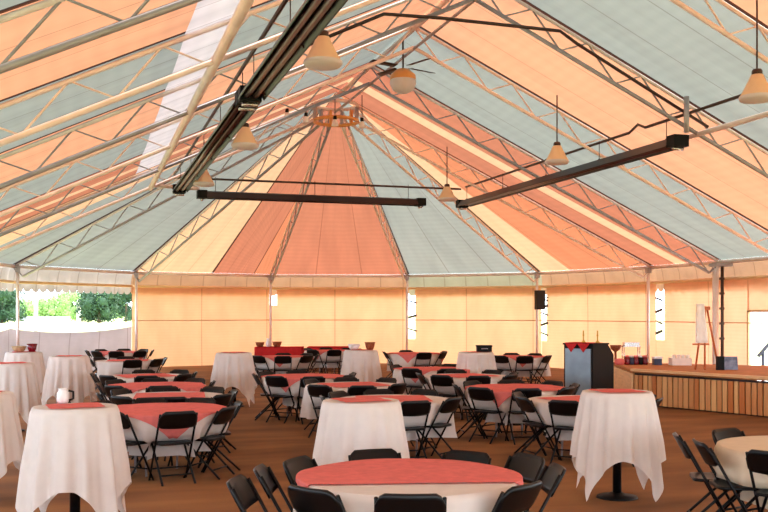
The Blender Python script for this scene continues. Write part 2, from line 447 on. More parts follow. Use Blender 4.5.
# posts -------------------------------------------------------------
def post(x, y, label, m=STEEL, r=.045, top=ZE - .1):
    root = empty('tent_post', (x, y, 0), 0, label, 'post', 'tent posts')
    mb = MB(); mb.tube([(0, 0, .02), (0, 0, top)], r, 10); part('pole', mb, m, root)
    mb = MB(); mb.box((0, 0, .012), (.2, .2, .02)); part('base_plate', mb, STEELG, root)
    mb = MB(); mb.box((0, 0, top - .05), (.14, .14, .16)); part('bracket', mb, STEELG, root)
    return root
pl = {0: 'slim tent post behind the glassware at stage end', 30: 'slim tent post behind the hanging black loudspeaker', 60: 'slim pale tent post right of the red ceiling panel',
      90: 'slim tent post left of the red ceiling panel', 120: 'white tent post where peach wall meets open side', 150: 'white tent post at left end of the open side'}
for d, lb in pl.items():
    p = corner(d, 0, .985); post(p.x, p.y, lb)
p = at(719, 21.2); post(XC + W * .985, TR[0], 'thick white tent post right of the easel', STEEL, .085)
post(XC + W * .985, TR[0] - BAY, 'white tent post beyond the doorway at right', STEEL, .06)
dp = empty('dark_pole', (XC + W * .975, TR[0] - .42, 0), 0, 'dark brown pole between the white post and doorway', 'pole')
mb = MB(); mb.tube([(0, 0, .01), (0, 0, 3.2)], .042, 8); part('shaft', mb, DARKP, dp)
for z in (1.2, 1.6, 2.0, 2.4, 2.8):
    mb = MB(); mb.box((-.02, -.01, z), (.10, .10, .06)); part('collar', mb, DARKP, dp)
mb = MB(); mb.box((-.06, -.02, 3.16), (.5, .35, .08)); part('top_plate', mb, STEELG, dp)
mb = MB(); mb.box((0, 0, .006), (.24, .24, .01)); part('base_plate', mb, DARKP, dp)
# lacing straps across the daylight gaps beside the posts
mb = MB()
for d0, d1, zs in ((60, 30, (2.3, 1.75, 1.25)), (30, 0, (2.35, 2.1, 1.85, 1.5, 1.15)), (0, None, (2.3, 1.95, 1.6, 1.3))):
    a = corner(d0, 0, KW); b = corner(d1, 0, KW) if d1 is not None else Vector((XR, YC - 4, 0)); t = (b - a).normalized()
    for q, z in enumerate(zs):
        mb.box(a + t * .17 + Vector((0, 0, z)), (.36, .03, .05 + .03 * (q % 2)), Matrix.Rotation(math.atan2(t.y, t.x), 3, 'Z') @ Matrix.Rotation(.25 * (-1) ** q, 3, 'Y'))
tag(mb.build('trim_5', DARKP), kind='structure')

# ------------------------------------------------------------------ heaters, conduit, lamps, fan
def heater(x0, y0, x1, y1, z, label):
    a, b = Vector((x0, y0, 0)), Vector((x1, y1, 0)); L = (b - a).length; ang = math.atan2(b.y - a.y, b.x - a.x)
    root = empty('tube_heater', (x0, y0, z), ang, label, 'tube heater', 'radiant tube heaters hung from the roof')
    mb = MB(); prof = [(-.19, -.10), (-.185, -.085), (-.10, .05), (0, .085), (.10, .05), (.185, -.085), (.19, -.10), (.20, -.09), (.11, .07), (0, .105), (-.11, .07), (-.20, -.09)]
    vs = [(0, y, zz) for y, zz in prof] + [(L, y, zz) for y, zz in prof]; n = len(prof)
    mb.add(vs, [(i, n + i, n + (i + 1) % n, (i + 1) % n) for i in range(n)], 0, False); part('reflector', mb, HEATM, root)
    for yy in (-.065, .065):
        mb = MB(); mb.tube([(-.05, yy, -.03), (L + .05, yy, -.03)], .048, 10); part('tube', mb, HEATT, root)
    for x, m in ((-.12, BLACKB), (L + .12, BLACKB)):
        mb = MB(); mb.box((x, 0, 0), (.26, .32, .22)); part('burner_box', mb, m, root)
        mb = MB(); mb.tube([(x, -.12, -.14), (x, .12, -.14)], .035, 8); part('exhaust_elbow', mb, CHROME, root)
    k = max(2, int(L / 2.6))
    for i in range(k + 1):
        x = .25 + (L - .5) * i / k
        mb = MB(); mb.tube([(x, -.17, -.07), (x, 0, .12), (x, .17, -.07)], .012, 5); mb.tube([(x, 0, .1), (x, 0, .5)], .008, 5); part('hanger', mb, DARKP, root)
HZ = 5.13; CZ = 5.62
heater(2.33, 25.6, 2.33, 14.75, HZ, 'long dark tube heater along the left side, far run')
heater(2.33, 14.2, 2.33, 3.2, HZ, 'dark tube heater nearest the camera at top left')
heater(3.15, 26.7, 9.25, 26.7, HZ, 'dark tube heater crossing in front of the fan')
heater(10.7, 26.6, 10.7, 15.9, HZ, 'long dark tube heater along the right side')
def cable(pts, label, r=.03):
    mb = MB(); mb.tube(pts, r, 6); tag(mb.build('conduit', DARKP), label, 'conduit', 'gas and power conduits under the roof')
XL2, XR2 = 2.28, 10.77
cable([(XL2, 1, CZ), (XL2, 26.6, CZ)], 'thin dark conduit above the left tube heaters')
cable([(XL2 + .1, 26.75, CZ - .05), (XR2 - .1, 26.75, CZ - .05)], 'thin dark conduit above the far cross heater')
cable([(XR2, 26.6, CZ), (XR2, 17.6, CZ), (XR2 + .02, 17.3, CZ + .12), (XR2, 17.0, CZ), (XR2, 4, CZ)], 'thin dark conduit above the right tube heater')
def on_y(px, py, y):
    x = y * math.tan(math.atan((px - HX) / F) + PSI); return (x, y, HC + (HY - py) * (x * SP + y * CP) / F)
cable([on_y(px, py, TR[2] - .10) for px, py in ((296, 50), (384, 14), (440, 18), (560, 31), (576, 43), (640, 84), (708, 127))], 'dark conduit crossing under the peak and down a right rafter', .03)
mb = MB(); mb.tube([(XC + 4.17, 15.5, HZ + .12), (XC + 4.17, 15.5, ZP(4.2) + .45)], .05, 8)
tag(mb.build('heater_hanger', STEELG), 'short grey vertical strut at the right heater end', 'strut')

def lamp(px, py, z, label):
    d = (z - HC) * F / (HY - py); x, y = at(px, d)
    root = empty('pendant_lamp', (x, y, z), 0, label, 'lamp', 'bell shaped pendant lamps')
    mb = MB(); mb.lathe([(.055, .20), (.085, .19), (.125, .10), (.185, -.02), (.235, -.11), (.25, -.13), (.23, -.13), (.165, -.02), (.10, .10), (.05, .17)], n=24); part('lamp_shade', mb, SHADE, root)
    mb = MB(); mb.lathe([(.25, -.12), (.256, -.15), (.23, -.185), (.12, -.20), (0, -.205)], n=24); part('diffuser', mb, DIFF, root)
    mb = MB(); mb.lathe([(0, .27), (.06, .27), (.075, .245), (.075, .19), (0, .19)], n=16); part('cap', mb, DARKP, root)
    zt = ZA - SLOPE * abs(x - XC) - .12 if y < YC else ZA - SLOPE * math.hypot(x - XC, y - YC) - .12
    mb = MB(); mb.tube([(0, 0, .26), (0, 0, max(.45, zt - z))], .014, 6); part('cord', mb, DARKP, root)
lamp(323, 52, 5.25, 'cream bell lamp nearest at top centre')
lamp(245, 138, 5.1, 'cream bell lamp left of fan, beside the left heater')
lamp(204, 178, 5.12, 'cream bell lamp at left end of far heater')
lamp(757, 88, 5.15, 'cream bell lamp at the right edge of the picture')
lamp(557, 155, 5.2, 'cream bell lamp above the right heater')
lamp(447, 194, 5.15, 'cream bell lamp where far and right heaters meet')
fx, fy = at(403, 20.6); fz = HC + (HY - 80) * 20.6 / F
fan = empty('ceiling_fan', (fx, fy, fz), 0, 'ceiling fan with globe light below the peak', 'ceiling fan')
mb = MB(); mb.lathe([(.27, 0), (.285, -.08), (.22, -.22), (.1, -.28), (0, -.29)], n=24); part('globe', mb, DIFF, fan)
mb = MB(); mb.lathe([(.28, 0), (.27, .1), (.14, .22), (.05, .24), (0, .24)], n=24); part('housing', mb, BRASS, fan)
mb = MB(); mb.tube([(0, 0, .22), (0, 0, max(.4, ZA - .2 - fz))], .02, 8); part('down_rod', mb, DARKP, fan)
for k in range(4):
    a = rad(20 + 90 * k); mb = MB()
    mb.slab(4, 1, lambda u, v: ((.2 + .65 * u) * math.cos(a) - (v - .5) * .14 * math.sin(a), (.2 + .65 * u) * math.sin(a) + (v - .5) * .14 * math.cos(a), .26 + .03 * v) and
            (((.2 + .65 * u) * math.cos(a) - (v - .5) * .14 * math.sin(a), (.2 + .65 * u) * math.sin(a) + (v - .5) * .14 * math.cos(a), .26 + .03 * v), (0, 0, 1)), .012)
    part('blade', mb, DARKP, fan)
# small spot lamps round the hub
for i, (px, py) in enumerate(((287, 118), (306, 122), (335, 125), (362, 127))):
    d = 25.0 + i * .1; z = HC + (HY - py) * d / F; x, y = at(px, d)
    root = empty('hub_spotlight', (x, y, z), 0, ['small white spotlight far left under the fan hub', 'small white spotlight left under the fan hub', 'small white spotlight centred under the fan hub', 'small white spotlight right under the fan hub'][i], 'spotlight', 'spotlights round the hub')
    mb = MB(); mb.lathe([(0, .14), (.05, .14), (.10, -.02), (.08, -.03), (0, -.03)], n=14); part('shade', mb, WHITEP, root)
    mb = MB(); mb.lathe([(0, .24), (.045, .24), (.05, .13), (0, .13)], n=12); part('socket', mb, BLACKB, root)
    mb = MB(); zr = ZA - SLOPE * math.hypot(x - XC, max(0, y - YC)) - .15; mb.tube([(0, 0, .22), (0, 0, max(.4, zr - z))], .012, 6); part('stem', mb, DARKP, root)

# ------------------------------------------------------------------ folding chair
def uy(z): return -.27 + .44 * (1 - z / .80)          # side tube: leaning back towards the top
def make_chair():
    root = empty('folding_chair', (0, 0, 0), 0, '', 'chair')
    def back(u, v):
        x = (u - .5) * .43; t = abs(u - .5) * 2
        top = .805 - .075 * max(0, (t - .68) / .32) ** 2.2; bot = .625 + .02 * max(0, (t - .8) / .2) ** 2 - .012 * math.cos(t * PI / 2)
        z = bot + (top - bot) * v
        return (x, uy(z) - .012 - .035 * (1 - t * t), z), (0, 1, .5)
    mb = MB(); mb.slab(14, 5, back, .022); part('backrest', mb, BLACKP, root)
    def seat(u, v):
        x = (u - .5) * 2; y = (v - .5) * 2
        rx = .195 * (1 - .10 * max(0, (abs(y) - .6) / .4) ** 2); 
        return (x * rx, .02 + y * .195 * (1 - .10 * max(0, (abs(x) - .6) / .4) ** 2), .437 - .012 * (1 - x * x) * (1 - y * y) - .012 * max(0, y - .7) / .3), (0, 0, 1)
    mb = MB(); mb.slab(10, 10, seat, .024); part('seat', mb, BLACKP, root)
    for s in (-1, 1):
        mb = MB(); mb.tube([(s * .205, uy(.775), .775), (s * .207, uy(.4), .4), (s * .21, uy(.0), .0)], .0125, 8); part('leg', mb, BLACKM, root)
        mb = MB(); mb.tube([(s * .182, .17, .42), (s * .182, -.05, .21), (s * .182, -.27, .0)], .0125, 8); part('leg', mb, BLACKM, root)
    mb = MB(); mb.tube([(-.208, uy(.14), .14), (.208, uy(.14), .14)], .010, 6); part('stretcher', mb, BLACKM, root)
    mb = MB(); mb.tube([(-.182, -.17, .095), (.182, -.17, .095)], .010, 6); part('stretcher', mb, BLACKM, root)
    return root
chair0 = make_chair(); CH = tree_of(chair0); chair_used = [False]
chairs = []                                            # (x, y, owner)
def put_chair(x, y, rz, label, group):
    if not chair_used[0]:
        chair_used[0] = True; chair0.location = (x, y, 0); chair0.rotation_euler = (0, 0, rz); chair0['label'] = label; chair0['group'] = group; r = chair0
    else: r = copy_thing(chair0, CH, (x, y, 0), rz, label, group)
    chairs.append((x, y)); return r

# ------------------------------------------------------------------ draped cloths
def drape(R, top, outer, nth=120, nd=9, folds=14, amp=.04, flare=.06, dents=(), ph=0.0, rise=0.0, ruffle=.0):
    """cloth laid on a round top of radius R; outer(theta) = how far the cloth reaches from the centre along its surface"""
    mb = MB(); vs = [(0, 0, top + rise)]; rows = 5 + nd
    for k in range(nth):
        th = 2 * PI * k / nth; L = outer(th)
        ss = [L * f for f in (.25, .5, .75, .9, .97)] if L <= R else [R * f for f in (.3, .6, .85, .95, .99)]
        ss += [L * (.972 + .028 * (i + 1) / nd) for i in range(nd)] if L <= R else [R + (L - R) * ((i + 1) / nd) for i in range(nd)]
        for s in ss:
            if s <= R: r, z = s, top + rise + ruffle * math.sin(7 * th + s * 20)
            else:
                t = s - R; z = top + rise - max(0, t - .006); g = min(1, t / .5)
                r = R + .008 + rise + flare * t + amp * g * (math.sin(folds * th + ph) + .45 * math.sin((folds * 1.7 // 1) * th + 2 * ph + 1))
                if z < .012: r += (.012 - z) * .6; z = .012
                for a, rc in dents:
                    dl = (th - a + PI) % (2 * PI) - PI
                    if abs(dl) > 1.3: continue
                    lat = abs(r * math.sin(dl)); lim = rc - .235 if z < .46 else rc - uy(z) - .04
                    w = min(1, max(0, (.34 - lat) / .09)); w = w * w * (3 - 2 * w)
                    if r > lim and w > 0: r = r * (1 - w) + max(.2, min(r, lim / max(.6, math.cos(dl)))) * w
            vs.append((r * math.cos(th), r * math.sin(th), z))
    fs = [(0, 1 + k * rows, 1 + ((k + 1) % nth) * rows) for k in range(nth)]
    for k in range(nth):
        a = 1 + k * rows; b = 1 + ((k + 1) % nth) * rows
        for j in range(rows - 1): fs.append((a + j, a + j + 1, b + j + 1, b + j))
    mb.add(vs, fs); return mb
def offsquare(h, rot, ox, oy):
    c, q = math.cos(rot), math.sin(rot); lx, ly = ox * c + oy * q, -ox * q + oy * c
    def f(th):
        dx, dy = math.cos(th - rot), math.sin(th - rot); t = 9
        for dd, o in ((dx, lx), (dy, ly)):
            if abs(dd) > 1e-6: t = min(t, ((h if dd > 0 else -h) - 0 + o) / dd if ((h if dd > 0 else -h) + o) / dd > 0 else t)
        return t
    return f
def square(h, rot): return lambda th: h / max(abs(math.cos(th - rot)), abs(math.sin(th - rot)))

def make_round():
    root = empty('round_table', (0, 0, 0), 0, '', 'table')
    mb = MB(); mb.lathe([(0, .705), (.745, .705), (.76, .712), (.76, .728), (.745, .735), (0, .735)], n=48); part('tabletop', mb, WOODT, root)
    for s in (-1, 1):
        for t in (-1, 1):
            mb = MB(); mb.tube([(s * .26, t * .16, .705), (s * .26, t * .17, .35), (s * .26, t * .18, .0)], .014, 8); part('leg', mb, STEELG, root)
        mb = MB(); mb.tube([(s * .26, -.17, .3), (s * .26, .17, .3)], .010, 6); part('stretcher', mb, STEELG, root)
    return root
round0 = make_round(); RT = tree_of(round0); round_used = [False]

SECT = ['right', 'far right', 'far', 'far left', 'left', 'near left', 'near', 'near right']
tables = []
def round_table(px, d, phrase, off, big, red=True, orot=.4, angs=None, labels=None, linen=LINEN, tdesc=''):
    x, y = at(px, d); tables.append((x, y))
    lb = 'round banquet table under white cloth, ' + phrase
    grp = 'round banquet tables'
    if not round_used[0]:
        round_used[0] = True; round0.location = (x, y, 0); round0['label'] = lb; round0['group'] = grp
    else: copy_thing(round0, RT, (x, y, 0), .3, lb, grp)
    jobs = []
    rng = random.Random(int(px * 7 + d * 100))
    if angs is None:
        seq = [(off + 45 * k, .60 + rng.uniform(-.02, .07), rng.uniform(-.12, .12)) for k in range(8)]
    else: seq = angs
    dents = []
    for i, (phi, rc, tw) in enumerate(seq):
        a = rad(phi) - PSI
        cx, cy = x + rc * math.cos(a), y + rc * math.sin(a)
        if any((cx - u) ** 2 + (cy - v) ** 2 < (.34 if labels else .46) ** 2 for u, v in chairs): continue
        bx, by = x + (rc + .24) * math.cos(a), y + (rc + .24) * math.sin(a)
        if any((bx - u) ** 2 + (by - v) ** 2 < .86 ** 2 for u, v in ALLT if (u - x) ** 2 + (v - y) ** 2 > .01): continue
        if any((bx - u) ** 2 + (by - v) ** 2 < .60 ** 2 for u, v in ALLC): continue
        sname = SECT[int(round(phi / 45)) % 8]
        lab = labels[i] if labels else 'black folding chair, %s side of %s' % (sname, phrase)
        put_chair(cx, cy, a + PI / 2 + tw, lab, 'black folding chairs'); dents.append((a, rc))
    cl = drape(.765, .742, lambda th: .765 + .50, dents=dents, ph=px * .1).build('tablecloth', linen); cl.location = (x, y, 0)
    tag(cl, ('cream' if linen is LINENC else 'white') + ' draped tablecloth on ' + phrase, 'tablecloth', 'white round tablecloths')
    if red:
        h = (.78 if orot > 1 else .72) if big else .47
        shp = offsquare(.82, orot - PSI, *(.49 * SP, .49 * CP)) if labels else square(h, orot - PSI)
        ov = drape(.765, .742, shp, nth=200, folds=14, amp=.04, flare=.06, ph=px * .1, rise=.012, ruffle=.0015, dents=[(a, rc + .035) for a, rc in dents]).build('table_overlay', CORAL); ov.location = (x, y, 0)
        tag(ov, ('large' if big else 'small') + ' coral red overlay cloth on ' + phrase, 'overlay cloth', 'coral overlay cloths')

RTAB = [  # column, distance, phrase, chair offset, big overlay, overlay rotation
    (162, 11.35, 'nearest table in left row', -67, True, 1.18), (170, 13.2, 'second table in left row', -75, False, .2), (157, 15.05, 'third table in left row', -75, True, .3),
    (146, 17.4, 'fourth table in left row', -75, False, .5), (128, 23.0, 'fifth table in left row', -70, False, .2), (120, 28.0, 'farthest table in left row', -80, True, .3),
    (393, 12.7, 'nearest table in middle row', -75, False, .1), (354, 15.2, 'second table in middle row', -80, False, .4), (305, 17.2, 'third table in middle row', -78, True, .4),
    (283, 25.0, 'farthest table in middle row', -85, True, .78), (586, 12.6, 'nearest table in right row', -120, False, .5), (517, 14.6, 'second table in right row', -90, True, .3),
    (466, 17.4, 'third table in right row', -80, False, .5), (432, 19.5, 'fourth table in right row', -75, True, .3), (518, 25.0, 'fifth table in right row', -85, True, .8),
    (415, 27.0, 'farthest table in right row', -75, True, .5), (330, 29.0, 'far table left of cocktail table by back wall', -80, True, .3)]
COCK = [  # column, top row, label, linen
    (75, 406, 'nearest left cocktail table', LINEN), (-24, 393, 'cocktail table cut by left edge', LINEN), (11, 363, 'left edge cocktail table, second back', LINEN),
    (24, 352, 'far left cocktail table holding two bowls', LINEN), (69, 356, 'cocktail table left of the left row', LINEN), (234, 352.5, 'far cocktail table between left and middle rows', LINEN),
    (361, 350, 'far cocktail table in middle holding bowls', LINEN), (476, 352, 'far cocktail table holding a black case', LINEN), (617, 391, 'cocktail table on right, in front of black cabinet', LINEN),
    (361, 400, 'centre cocktail table behind the front table', LINEN)]
def cock_pos(px, py):
    return at(px, dz(py, 1.085))
ALLC = [cock_pos(c[0], c[1]) for c in COCK]
ALLT = [at(t[0], t[1]) for t in RTAB] + [at(409, 6.71), at(811, 8.19)]

# front table with its ten chairs
fa = [(-91, .70, .0), (-129, .72, .0), (180, .75, .0), (153, .63, .05), (106, .60, .05), (58, .60, -.05), (33, .80, -.1), (3, .76, .0), (-42, .68, .0), (210, .98, -.62)]
fl2 = ['black folding chair at front table, back to camera in the middle', 'black folding chair at front table, left of the middle near one', 'black folding chair at front table, brown sheen, second from left',
       'black folding chair at front table, touching its far left edge', 'black folding chair at front table, far side in the middle', 'black folding chair at front table, far side toward the right',
       'black folding chair at front table, far right with grey sheen', 'black folding chair at front table, edge-on at the right', 'black folding chair at front table, near right corner', 'black folding chair at front table, leftmost and seen edge-on']
round_table(409, 6.71, 'foremost round table', 0, True, True, rad(4), fa, fl2)
round_table(811, 8.19, 'bare table at right edge', 0, False, False, 0, [(-131, .66, 0), (123, .58, 0), (160, .80, .15), (189, .70, -.22), (-60, .62, 0), (60, .62, 0)],
            ['black folding chair in front of the bare right edge table', 'black folding chair behind the bare right edge table', 'black folding chair left of right edge table, farther of two',
             'black folding chair left of right edge table, nearer of two', 'black folding chair near right at the right edge table', 'black folding chair far right at the right edge table'], LINENC)
for px, d, ph, off, big, orot in RTAB:
    round_table(px, d, ph, off, big, True, orot, linen=LINEN)

# ------------------------------------------------------------------ cocktail tables
def make_cock():
    root = empty('cocktail_table', (0, 0, 0), 0, '', 'cocktail table')
    mb = MB(); mb.lathe([(0, 1.045), (.335, 1.045), (.345, 1.055), (.345, 1.07), (.335, 1.075), (0, 1.075)], n=40); part('tabletop', mb, WOODT, root)
    mb = MB(); mb.tube([(0, 0, .03), (0, 0, 1.045)], .045, 12); part('pole', mb, BLACKM, root)
    mb = MB(); mb.lathe([(0, .06), (.06, .055), (.09, .035), (.20, .018), (.21, 0), (0, 0)], n=28); part('base', mb, BLACKM, root)
    return root
cock0 = make_cock(); CT = tree_of(cock0)
for i, (px, py, ph, ln) in enumerate(COCK):
    x, y = cock_pos(px, py); rot = rad([7, -10, 12, 5, -8, 3, -5, 8, -4, 4][i]) - PSI
    lb = ph + ' under a white square cloth' if len(ph.split()) < 9 else ph
    if i == 0: cock0.location = (x, y, 0); cock0['label'] = lb; cock0['group'] = 'cocktail tables'
    else: copy_thing(cock0, CT, (x, y, 0), .2 * i, lb, 'cocktail tables')
    cl = drape(.35, 1.082, square(1.01, rot), nth=200, nd=14, folds=13 + i % 3, amp=.030, flare=.12, ph=i * 1.3).build('tablecloth', ln); cl.location = (x, y, 0)
    tag(cl, 'white square cloth hanging over ' + ph.replace('cocktail table', 'cocktail table', 1), 'tablecloth', 'cocktail tablecloths')
    ov = drape(.35, 1.082, square(.225, rot + .3), nth=80, nd=4, folds=10, amp=.01, rise=.008, ruffle=.002).build('table_overlay', CORAL); ov.location = (x, y, 0)
    tag(ov, 'small coral red square on top of ' + ph, 'overlay cloth', 'coral overlay cloths')

# ------------------------------------------------------------------ buffet tables by the far wall
def buffet(px0, px1, d, label, mat):
    xa, ya = at(px0, d); xb, yb = at(px1, d); L = math.hypot(xb - xa, yb - ya)
    root = empty('buffet_table', ((xa + xb) / 2, (ya + yb) / 2, 0), math.atan2(yb - ya, xb - xa), label, 'table', 'buffet tables along the far wall')
    mb = MB(); mb.box((0, 0, .72), (L - .04, .72, .03)); part('tabletop', mb, WOODT, root)
    for sx in (-1, 1):
        for sy in (-1, 1):
            mb = MB(); mb.tube([(sx * (L / 2 - .2), sy * .28, 0), (sx * (L / 2 - .2), sy * .28, .71)], .016, 6); part('leg', mb, STEELG, root)
    mb = MB(); pts = []; n = 30
    per = [(-L / 2, -.38), (L / 2, -.38), (L / 2, .38), (-L / 2, .38)]
    ringp = []
    for k in range(4):
        a, b = per[k], per[(k + 1) % 4]; m = 40 if k % 2 == 0 else 16
        for i in range(m): ringp.append((a[0] + (b[0] - a[0]) * i / m, a[1] + (b[1] - a[1]) * i / m))
    vs = []; m = len(ringp)
    for j, (z, g) in enumerate(((.745, 0), (.70, .01), (.4, .02), (.14, .035))):
        for i, (qx, qy) in enumerate(ringp):
            w = 1 + g * 2 * (1 + .8 * math.sin(i * 1.1)); vs.append((qx * (1 + g * .3 * (1 + math.sin(i * .9))), qy * w, z))
    fs = [(j * m + i, j * m + (i + 1) % m, (j + 1) * m + (i + 1) % m, (j + 1) * m + i) for j in range(3) for i in range(m)] + [tuple(range(m))]
    mb.add(vs, fs); cl = mb.build('tablecloth', mat); cl.location = root.location; cl.rotation_euler = root.rotation_euler
    tag(cl, 'red cloth hanging over the ' + label, 'tablecloth', 'buffet tablecloths')
buffet(256, 303, 32.4, 'left buffet table by far wall', REDC)
buffet(308, 356, 32.6, 'right buffet table by far wall', REDC)

def basket(px, d, z, w, label, mat=WICKER, h=.14):
    x, y = at(px, d); root = empty('bowl', (x, y, z), 0, label, 'bowl')
    r = w / 2; mb = MB(); mb.lathe([(0, 0), (r * .6, 0), (r * .85, h * .4), (r, h), (r * .94, h), (r * .8, h * .45), (r * .55, .02), (0, .02)], n=20); part('body', mb, mat, root)
    mb = MB(); mb.tube([(r * math.cos(k * PI / 8), r * math.sin(k * PI / 8), h) for k in range(17)], .010, 6); part('rim', mb, mat, root)
    return root
basket(260, 32.4, .747, .3, 'brown wicker bowl at left end of left buffet table')
basket(277, 32.4, .747, .32, 'brown wicker bowl right of white vase on buffet', h=.16)
def vase(px, d, z, label, h=.28, mat=WHITEP):
    x, y = at(px, d); root = empty('vase', (x, y, z), 0, label, 'vase')
    mb = MB(); mb.lathe([(0, 0), (.05, 0), (.085, h * .3), (.07, h * .6), (.04, h * .85), (.06, h), (.05, h), (.03, h * .85), (0, h * .8)], n=18); part('body', mb, mat, root)
    mb = MB(); mb.tube([(.06, 0, h * .75), (.11, 0, h * .65), (.11, 0, h * .45), (.075, 0, h * .35)], .010, 6); part('handle', mb, mat, root)
vase(268, 32.4, .747, 'white jug standing between two wicker bowls')
def ctop(i): return cock_pos(COCK[i][0], COCK[i][1])
jx, jy = at(63, dz(406, 1.085) + .16)
root = empty('jug', (jx, jy, 1.094), 0, 'small white jug with dark handle on nearest left cocktail table', 'jug')
mb = MB(); mb.lathe([(0, 0), (.04, 0), (.055, .03), (.05, .09), (.035, .115), (.045, .13), (.038, .13), (.03, .11), (0, .1)], n=18); part('body', mb, WHITEP, root)
mb = MB(); mb.tube([(.045, -.02, .11), (.085, -.02, .10), (.085, -.02, .04), (.05, -.02, .025)], .010, 6); part('handle', mb, BLACKM, root, 'dark handle')
dC6 = dz(350, 1.085)
basket(354, dC6 + .0, 1.094, .26, 'white bowl on far middle cocktail table', WHITEP, .11)
basket(370, dC6 + .02, 1.094, .22, 'brown wicker bowl on far middle cocktail table', WICKER, .15)
dCw = dz(352, 1.085)
basket(19, dCw, 1.094, .28, 'tan wicker bowl on far left cocktail table', solid('tan_wicker', (190, 160, 120), .8, 0, .3, 30), .10)
basket(32, dCw + .02, 1.094, .20, 'dark red bowl on far left cocktail table', GLASSR, .15)
x, y = at(484, dz(352, 1.085)); bc = empty('carry_case', (x, y, 1.094), -PSI, 'small black carry case on far cocktail table', 'case')
mb = MB(); mb.box((0, 0, .05), (.30, .22, .10)); part('body', mb, BLACKB, bc)
mb = MB(); mb.box((0, 0, .115), (.32, .24, .03)); part('lid', mb, BLACKB, bc)
mb = MB(); mb.tube([(-.06, -.12, .06), (-.05, -.15, .065), (.05, -.15, .065), (.06, -.12, .06)], .008, 6); part('handle', mb, STEELG, bc)

# ------------------------------------------------------------------ loudspeaker on the post
p = corner(30, 0, .94); q = at(540.5, p.x * SP + p.y * CP)
sp_ = empty('loudspeaker', (q[0], q[1], 2.0), -PSI + PI, 'black loudspeaker hung high on the far wall', 'loudspeaker')
mb = MB(); mb.prism([(-.19, -.14), (.19, -.14), (.14, .16), (-.14, .16)], 0, .66); 
part('cabinet', mb, BLACKB, sp_)
mb = MB(); mb.box((0, .17, .33), (.26, .02, .60)); part('grille', mb, solid('speaker_grille', (36, 30, 30), .7, 0, .3, 60), sp_)
mb = MB(); mb.tube([(-.1, -.14, .4), (-.3, -.2, .42)], .02, 6); mb2 = mb; part('bracket', mb, BLACKM, sp_)

# ------------------------------------------------------------------ black cabinet with red pennant cloth
cx, cy = at(593, 17.9)
cab = empty('bar_cabinet', (cx, cy, 0), -PSI + rad(-38), 'tall black cabinet with blue-grey front beside the stage', 'cabinet')
# local x = along the grey face, y = depth away from camera
def hexa(prof, y0, y1):
    mb = MB(); n = len(prof)
    vs = [(x, y0, z) for x, z in prof] + [(x, y1, z) for x, z in prof]
    mb.add(vs, [tuple(range(n)), tuple(range(2 * n - 1, n - 1, -1))] + [(i, n + i, n + (i + 1) % n, (i + 1) % n) for i in range(n)], 0, False); return mb
cab.rotation_euler = (0, 0, -PSI + rad(-42))
mb = MB(); dep = .78; wd = .62
profY = [(0, 0), (dep, 0), (dep, 1.08), (dep - .22, 1.28), (0, 1.28)]
vs = [(-wd, yy, zz) for yy, zz in profY] + [(0, yy, zz) for yy, zz in profY]; n = 5
mb.add(vs, [tuple(range(n - 1, -1, -1)), tuple(range(n, 2 * n))] + [(i, (i + 1) % n, n + (i + 1) % n, n + i) for i in range(n)], 0, False); 
bod = part('body', mb, BLACKB, cab)
mb = MB(); mb.box((-wd / 2, -.012, .66), (wd - .08, .03, 1.1)); fr = part('front_panel', mb, BLUEGREY, cab, 'blue grey glossy front panel')
mb = MB(); mb.lathe([(0, 0), (.035, 0), (.04, .02), (0, .04)], (0, 0, 0), 14, 0, Matrix.Rotation(PI / 2, 3, 'X')); kn = part('knob', mb, WHITEP, fr); kn.location = (-wd / 2 + .05, -.03, .2)
mb = MB(); mb.box((-wd / 2, .28, 1.295), (wd + .04, dep - .18, .03)); part('top_board', mb, BLACKB, cab)
# red cloth with two hanging points
mb = MB(); zt = 1.318
mb.slab(8, 4, lambda u, v: ((-wd + .02 + u * (wd - .04), -.02 + v * .42, zt), (0, 0, 1)), .006)
for c in (-wd * .72, -wd * .30):
    mb.slab(6, 5, lambda u, v, c=c: ((c + (u - .5) * .26 * (1 - v), -.036, zt - .01 - v * .17), (0, 1, 0)), .006)
oo = mb.build('table_overlay', REDC); oo.location = cab.location; oo.rotation_euler = cab.rotation_euler
tag(oo, 'red cloth with two hanging points on the black cabinet', 'overlay cloth')
for c, lb in ((-.35, 'thin yellow candlestick on the black cabinet, left one'), (-.05, 'thin yellow candlestick on the black cabinet, right one')):
    M = Matrix.Rotation(cab.rotation_euler[2], 3, 'Z'); pp = M @ Vector((c, .25, 1.325 if c < -.1 else 1.325)) + cab.location
    root = empty('candlestick', pp, 0, lb, 'candlestick', 'candlesticks on the cabinet')
    mb = MB(); mb.lathe([(0, 0), (.045, 0), (.03, .02), (.012, .04), (.012, .12), (.03, .14), (0, .14)], n=12); part('stem', mb, YELLOW, root)
    mb = MB(); mb.lathe([(0, .14), (.012, .14), (.012, .22), (0, .225)], n=10); part('candle', mb, YELLOW, root)

